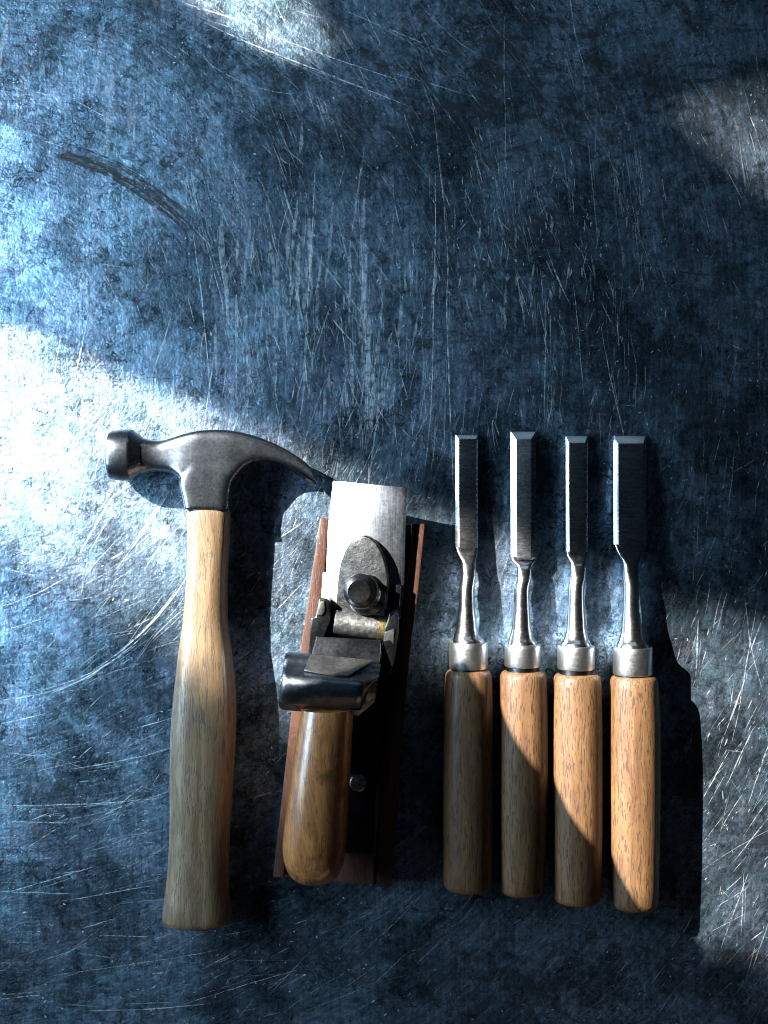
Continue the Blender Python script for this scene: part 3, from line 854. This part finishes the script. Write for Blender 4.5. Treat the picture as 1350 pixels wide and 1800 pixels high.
    # pivot bar
    def bar(b, x0, y0, x1, y1, z, r0, r1):
        a = wp(x0, y0, z); c = wp(x1, y1, z); d = (c - a).normalized()
        s = Z.cross(d)
        rr = [(0, r0 - 2), (0.02, r0), (0.98, r1), (1, r1 - 2)]
        b.rings([super_ring(a + (c - a) * t, s, Z, r, r, 2, 36) for t, r in rr])
    b = Builder(base); bar(b, 588, 1093, 667, 1103, 84, 21, 21)
    piv = link('pivot_bar', b.mesh('pivot_bar'), M['worn'], pl, 30)
    b = Builder(base); bar(b, 665, 1103, 677, 1104.5, 84, 22.5, 22.5)
    link('end_ring', b.mesh('end_ring'), M['brass'], piv, 30)
    # lugs
    @part('lug', 'black_iron', 3.0, 3)
    def lug_l(b): prism(b, [(560, 1053), (572, 1051), (580, 1056), (580, 1090), (573, 1112), (564, 1140), (548, 1160), (541, 1158), (545, 1110), (547, 1086), (555, 1084)], 52, 106)
    @part('lug_cap', 'satin', 1.6, 2, None)
    def lug_lc(b): prism(b, [(561, 1058), (570, 1056), (571, 1074), (566, 1082), (558, 1081)], 106.5, 109)
    @part('lug', 'black_iron', 3.0, 3)
    def lug_r(b): prism(b, [(684, 1078), (692, 1071.5), (700, 1074), (701, 1110), (694, 1160), (686, 1187), (672, 1180), (670, 1160), (675, 1110)], 52, 108)
    @part('lug_facing', 'satin', 2.0, 2)
    def lug_rc(b): slab(b, [(676, 1112, 112), (693, 1106, 112), (691, 1150, 106), (683, 1184, 96), (669, 1166, 98)], 10)
    # cross piece and grip lever
    @part('cross_piece', 'black_iron', 3.0, 3)
    def cross(b): slab(b, [(556, 1118, 112), (670, 1125, 112), (668, 1166, 128), (546, 1156, 128)], 34)
    # lever lip: rolled front edge, lofted left to right
    prof = [(1150, 122), (1152, 133), (1168, 150), (1182, 164), (1188, 174), (1196, 181), (1207, 183), (1220, 180), (1231, 171), (1239, 158), (1242, 144), (1240, 132), (1246, 122), (1254, 114), (1252, 102), (1200, 98), (1160, 104)]
    def closed_spline(pts, per=5):
        out = []; n = len(pts)
        for i in range(n):
            p0, p1, p2, p3 = (Vector(pts[(i + k) % n]) for k in (-1, 0, 1, 2))
            for j in range(per):
                t = j / per
                out.append(tuple(0.5 * ((2 * p1) + (p2 - p0) * t + (2 * p0 - 5 * p1 + 4 * p2 - p3) * t * t + (3 * p1 - p0 - 3 * p2 + p3) * t ** 3)))
        return out
    prof = closed_spline([(1150, 118), (1158, 138), (1174, 152), (1184, 166), (1194, 178), (1208, 183), (1223, 179), (1235, 168), (1242, 153), (1241, 138), (1234, 127), (1244, 117), (1253, 108), (1240, 99), (1200, 97), (1160, 102)])
    def lip_section(x, sc_, dy, lip=1.0):
        out = []
        for y, z in prof:
            yy = 1200 + (y - 1200) * sc_
            zz = 140 + (z - 140) * sc_
            if y > 1185 and z > 125:
                yy = 1185 + (yy - 1185) * lip; zz = 150 + (zz - 150) * (0.45 + 0.55 * lip)
            out.append(wp(x - (y - 1200) * 0.11, yy + dy, zz))
        return out
    b = Builder(base)
    b.rings([lip_section(495, 0.80, -6), lip_section(497, 0.93, -6), lip_section(503, 1.0, -5), lip_section(560, 1.0, 0), lip_section(628, 1.0, 6), lip_section(637, 0.98, 7),
             lip_section(640, 0.92, 7), lip_section(652, 0.80, 4, 0.6), lip_section(664, 0.66, 0, 0.4)])
    lip = link('lever_lip', b.mesh('lever_lip'), M['lip'], pl, 50)
    @part('thumb_pad', 'satin', 1.5)
    def pad(b): slab(b, [(546, 1149, 134), (656, 1160, 134), (640, 1171, 150), (612, 1187, 171), (575, 1184, 172), (535, 1176, 168)], 4)
    # the wooden grip
    T = [(1246, 530, 620, 140, 40), (1262, 527, 621, 140, 44), (1300, 521, 619, 139, 47), (1350, 513.5, 616.5, 137, 50), (1400, 506.5, 613.5, 135, 52), (1450, 500, 611, 132, 53), (1485, 497, 609, 130, 52), (1510, 499, 605.5, 128, 50), (1528, 505, 600, 126, 45), (1540, 513, 592, 125, 38), (1548, 524, 582, 124, 28), (1552, 538, 569, 124, 14)]
    st = []
    for i in range(60):
        y = 1246 + (1552 - 1246) * (i / 59) ** 0.8
        l, r, z, hz = catmull(T, y); st.append((y, l, r, z, hz, 2.25))
    b = Builder(base); loft_down(b, st, 56)
    grip = link('grip', b.mesh('grip'), M['tote'], pl, 60)
    b = Builder(base)
    rings = [super_ring(wp(575, 1300, z), X, Y, rx, ry, 3, 32) for z, rx, ry in ((52, 34, 60), (60, 28, 52), (80, 25, 48), (110, 30, 60))]
    b.rings(rings)
    link('grip_stem', b.mesh('grip_stem'), M['black_iron'], grip, 50)
hand_plane()
